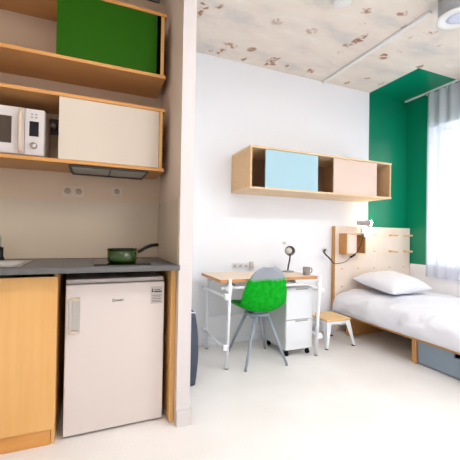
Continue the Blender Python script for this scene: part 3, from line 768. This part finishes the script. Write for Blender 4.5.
obj('castor', bm, M['black'], d)

tag(bx('mattress', M['mattress'], None, 2.70, 3.80, 1.14, 3.02, .231, .425, bev=.03), 'white mattress under the duvet on the plywood bed', 'mattress')

def fbm(x, y, z=0):
    return noise.noise(Vector((x, y, z))) + .5 * noise.noise(Vector((2.1 * x, 2.1 * y, z + 3))) + .25 * noise.noise(Vector((4.3 * x, 4.3 * y, z + 7)))
# duvet shell
bm = B(); sec = spline([(2.655, 0, .2335), (2.600, 0, .250), (2.566, 0, .30), (2.570, 0, .38), (2.612, 0, .445), (2.70, 0, .474), (2.85, 0, .482), (3.2, 0, .482), (3.6, 0, .480), (3.76, 0, .470), (3.825, 0, .445), (3.835, 0, .40), (3.832, 0, .30)], 8)
ys = []; NYd = 130
for i in range(NYd + 1): ys.append((1.13 + (3.035 - 1.13) * i / NYd, 0.0))
ys += [(3.035 + .03 * math.sin(a), a) for a in [R(q) for q in (15, 30, 45, 60, 75, 88)]]
ys = [(1.13 - .03 * math.sin(a), a) for a in [R(q) for q in (88, 75, 60, 45, 30, 15)]] + ys
rows = []
for (y, a) in ys:
    row = []
    for i, p in enumerate(sec):
        x, z = p.x, p.z
        side = max(0, min(1, (2.70 - x) / .1))
        # long slanting creases on the side and soft ones on the top
        w = .022 * fbm(x * 2.5 + y * 3.2, z * 5 - y * 2.0) * (1 if z > .27 else .3)
        crease = .013 * math.sin(14 * y + 16 * z + 3 * fbm(y * 1.5, z * 2)) * side * (1 if z > .27 else .2)
        topw = .014 * fbm(x * 5 + y * 2, y * 6 - x * 3, 5) * (1 - side)
        z2 = z + (w + topw) * (1 if z > .4 else .3); x2 = x - (crease + w * .8) * side
        if a: z2 = .235 + (z2 - .235) * math.cos(a) ** .6
        if x2 > 3.84: x2 = 3.84
        row.append(bm.verts.new((x2, y, max(z2, .2335))))
    rows.append(row)
for a, b in zip(rows, rows[1:]):
    for k in range(len(sec) - 1): bm.faces.new((a[k], a[k + 1], b[k + 1], b[k])).smooth = True
tag(obj('duvet', bm, M['fabric_white']), 'rumpled white duvet spread over the bed and hanging over its side', 'duvet')

# pillow
bm = B(); N = 44; hw, hh = .335, .285
def pil(s, v, side):
    e = max(0, (1 - abs(s) ** 2.6)) * max(0, (1 - abs(v) ** 2.6)); th = .118 * e ** .5
    k = 1 - .10 * (1 - s * s) * (abs(v) ** 2); k2 = 1 - .10 * (1 - v * v) * (abs(s) ** 2)
    x, y = s * hw * k2, v * hh * k
    z = side * th * (1.0 if side > 0 else .62)
    z += .012 * fbm(s * 3, v * 3, side) * e ** .4
    return x, y, z
top = [[None] * (N + 1) for _ in range(N + 1)]; bot = [[None] * (N + 1) for _ in range(N + 1)]
for i in range(N + 1):
    for j in range(N + 1):
        s, v = -1 + 2 * i / N, -1 + 2 * j / N
        top[i][j] = bm.verts.new(pil(s, v, 1)); edge = i in (0, N) or j in (0, N)
        bot[i][j] = top[i][j] if edge else bm.verts.new(pil(s, v, -1))
for i in range(N):
    for j in range(N):
        bm.faces.new((top[i][j], top[i + 1][j], top[i + 1][j + 1], top[i][j + 1])).smooth = True
        q = (bot[i][j], bot[i][j + 1], bot[i + 1][j + 1], bot[i + 1][j])
        if len({v for v in q}) == 4 and set(q) != {top[i][j], top[i + 1][j], top[i + 1][j + 1], top[i][j + 1]}:
            try: bm.faces.new(q).smooth = True
            except ValueError: pass
PM = Matrix.Translation((3.18, 2.78, .588)) @ Matrix.Rotation(R(4), 4, 'Z') @ Matrix.Rotation(R(9), 4, 'X') @ Matrix.Rotation(R(-1), 4, 'Y')
bm.transform(PM)
tag(obj('pillow', bm, M['fabric_white']), 'plump white pillow lying on the duvet against the headboard', 'pillow')

# box on the headboard
t = thing('headboard_box', 'small open birch box fixed on the left of headboard', 'box', (2.84, hy0, .91))
qx0, qx1, qy0, qy1, qz0, qz1 = 2.672, 2.962, 2.955, hy0 - .0008, .915, 1.158
bx('side_panel', M['ply_edge'], t, qx0, qx0 + .014, qy0, qy1, qz0, qz1, bev=.0006)
bx('side_panel', M['ply_edge'], t, qx1 - .014, qx1, qy0, qy1, qz0, qz1, bev=.0006)
bx('top_board', M['ply_warm'], t, qx0 + .0142, qx1 - .0142, qy0, qy1, qz1 - .014, qz1, bev=.0006)
bx('bottom_board', M['ply_warm'], t, qx0 + .0142, qx1 - .0142, qy0, qy1, qz0, qz0 + .014, bev=.0006)
bx('front_panel', M['ply'], t, qx0 + .0145, 2.82, qy0 + .001, qy0 + .012, qz0 + .0142, qz1 - .0142, bev=.0006)

# clamp lamp
t = thing('clamp_lamp', 'small lit clip-on lamp clamped on top of the headboard box', 'lamp', (2.93, 2.99, 1.158))
bm = B(); box(bm, 2.895, 2.945, 2.94, 3.02, 1.1585, 1.168, bev=.003); box(bm, 2.905, 2.935, 2.93, 2.94, 1.12, 1.168, bev=.002); obj('clamp', bm, M['white_metal'], t)
bm = B(); tube(bm, [(2.92, 2.985, 1.167), (2.915, 2.985, 1.265)], .0065, 10); obj('stem', bm, M['grey_plastic'], t)
bm = B(); tube(bm, [(2.84, 2.985, 1.283), (2.865, 2.983, 1.284), (2.94, 2.98, 1.286), (3.03, 2.978, 1.288)], [.016, .024, .026, .040], 20, cap=False); obj('lamp_head', bm, M['lamp_grey'], t)
bm = B(); bmesh.ops.create_uvsphere(bm, u_segments=20, v_segments=12, radius=.037); bm.transform(Matrix.Translation((3.035, 2.978, 1.288))); obj('bulb', bm, M['bulb'], t, smooth=True)
# cable, transformer and plug of that lamp
t = thing('lamp_cable', 'black cable with plug running from clip lamp to wall socket', 'cable', (2.7, 3.0, .9))
bm = B(); tube(bm, spline([(2.90, 2.925, 1.150), (2.875, 2.92, 1.09), (2.83, 2.92, .99), (2.775, 2.93, .915)], 6), .0035, 8); tube(bm, spline([(2.725, 2.945, .885), (2.66, 2.96, .83), (2.56, 2.985, .81), (2.52, 3.0, .815)], 6), .0035, 8)
obj('cord', bm, M['black'], t)
bm = B(); tube(bm, [(2.78, 2.93, .918), (2.722, 2.945, .883)], .011, 12); obj('switch', bm, M['black'], t)
bm = B(); tube(bm, spline([(2.525, 3.0, .815), (2.50, 3.02, .86), (2.47, 3.05, .90), (2.455, 3.08, .935)], 5), .009, 12); obj('transformer', bm, M['hood_dark'], t)
bm = B(); tube(bm, spline([(2.46, 3.08, .935), (2.47, 3.10, .955), (2.50, 3.115, .96), (2.52, YF - .0128, .958)], 5), .008, 12); obj('plug', bm, M['black'], t)

# ------------------------------------------------------------------ light
w = bpy.data.worlds.new('sky'); bpy.context.scene.world = w; w.use_nodes = True
bg = w.node_tree.nodes['Background']; bg.inputs[0].default_value = (.94, .97, 1, 1); bg.inputs[1].default_value = 2.1
for (y0, y1) in ((.75, YW), (-1.5, .35)):
    l = bpy.data.lights.new('window portal', 'AREA'); l.shape = 'RECTANGLE'; l.size = y1 - y0; l.size_y = ZW - ZS
    l.cycles.is_portal = True
    o = bpy.data.objects.new('window_portal', l); C.objects.link(o); o.location = (X2 + .02, (y0 + y1) / 2, (ZS + ZW) / 2)
    o.rotation_euler = (0, R(90), 0); o.rotation_euler = Matrix(((0, 0, 1), (1, 0, 0), (0, 1, 0))).to_euler()

# ------------------------------------------------------------------ camera
yaw, pit, rol, f = .3928, .0117, .017, 327.26
fw = Vector((math.sin(yaw) * math.cos(pit), math.cos(yaw) * math.cos(pit), math.sin(pit)))
rt = Vector((math.cos(yaw), -math.sin(yaw), 0)); up = rt.cross(fw)
r2 = rt * math.cos(rol) + up * math.sin(rol); u2 = r2.cross(fw)
cam = bpy.data.cameras.new('camera'); co = bpy.data.objects.new('camera', cam); C.objects.link(co)
cam.sensor_width = 36; cam.lens = f / 460 * 36; cam.clip_start = .02
m = Matrix((( r2.x, u2.x, -fw.x, 0), (r2.y, u2.y, -fw.y, 0), (r2.z, u2.z, -fw.z, 1.13), (0, 0, 0, 1)))
co.matrix_world = m
S = bpy.context.scene; S.camera = co
S.view_settings.view_transform = 'Standard'; S.view_settings.look = 'None'
S.view_settings.exposure = 1.12; S.view_settings.gamma = 1; S.view_settings.use_curve_mapping = False
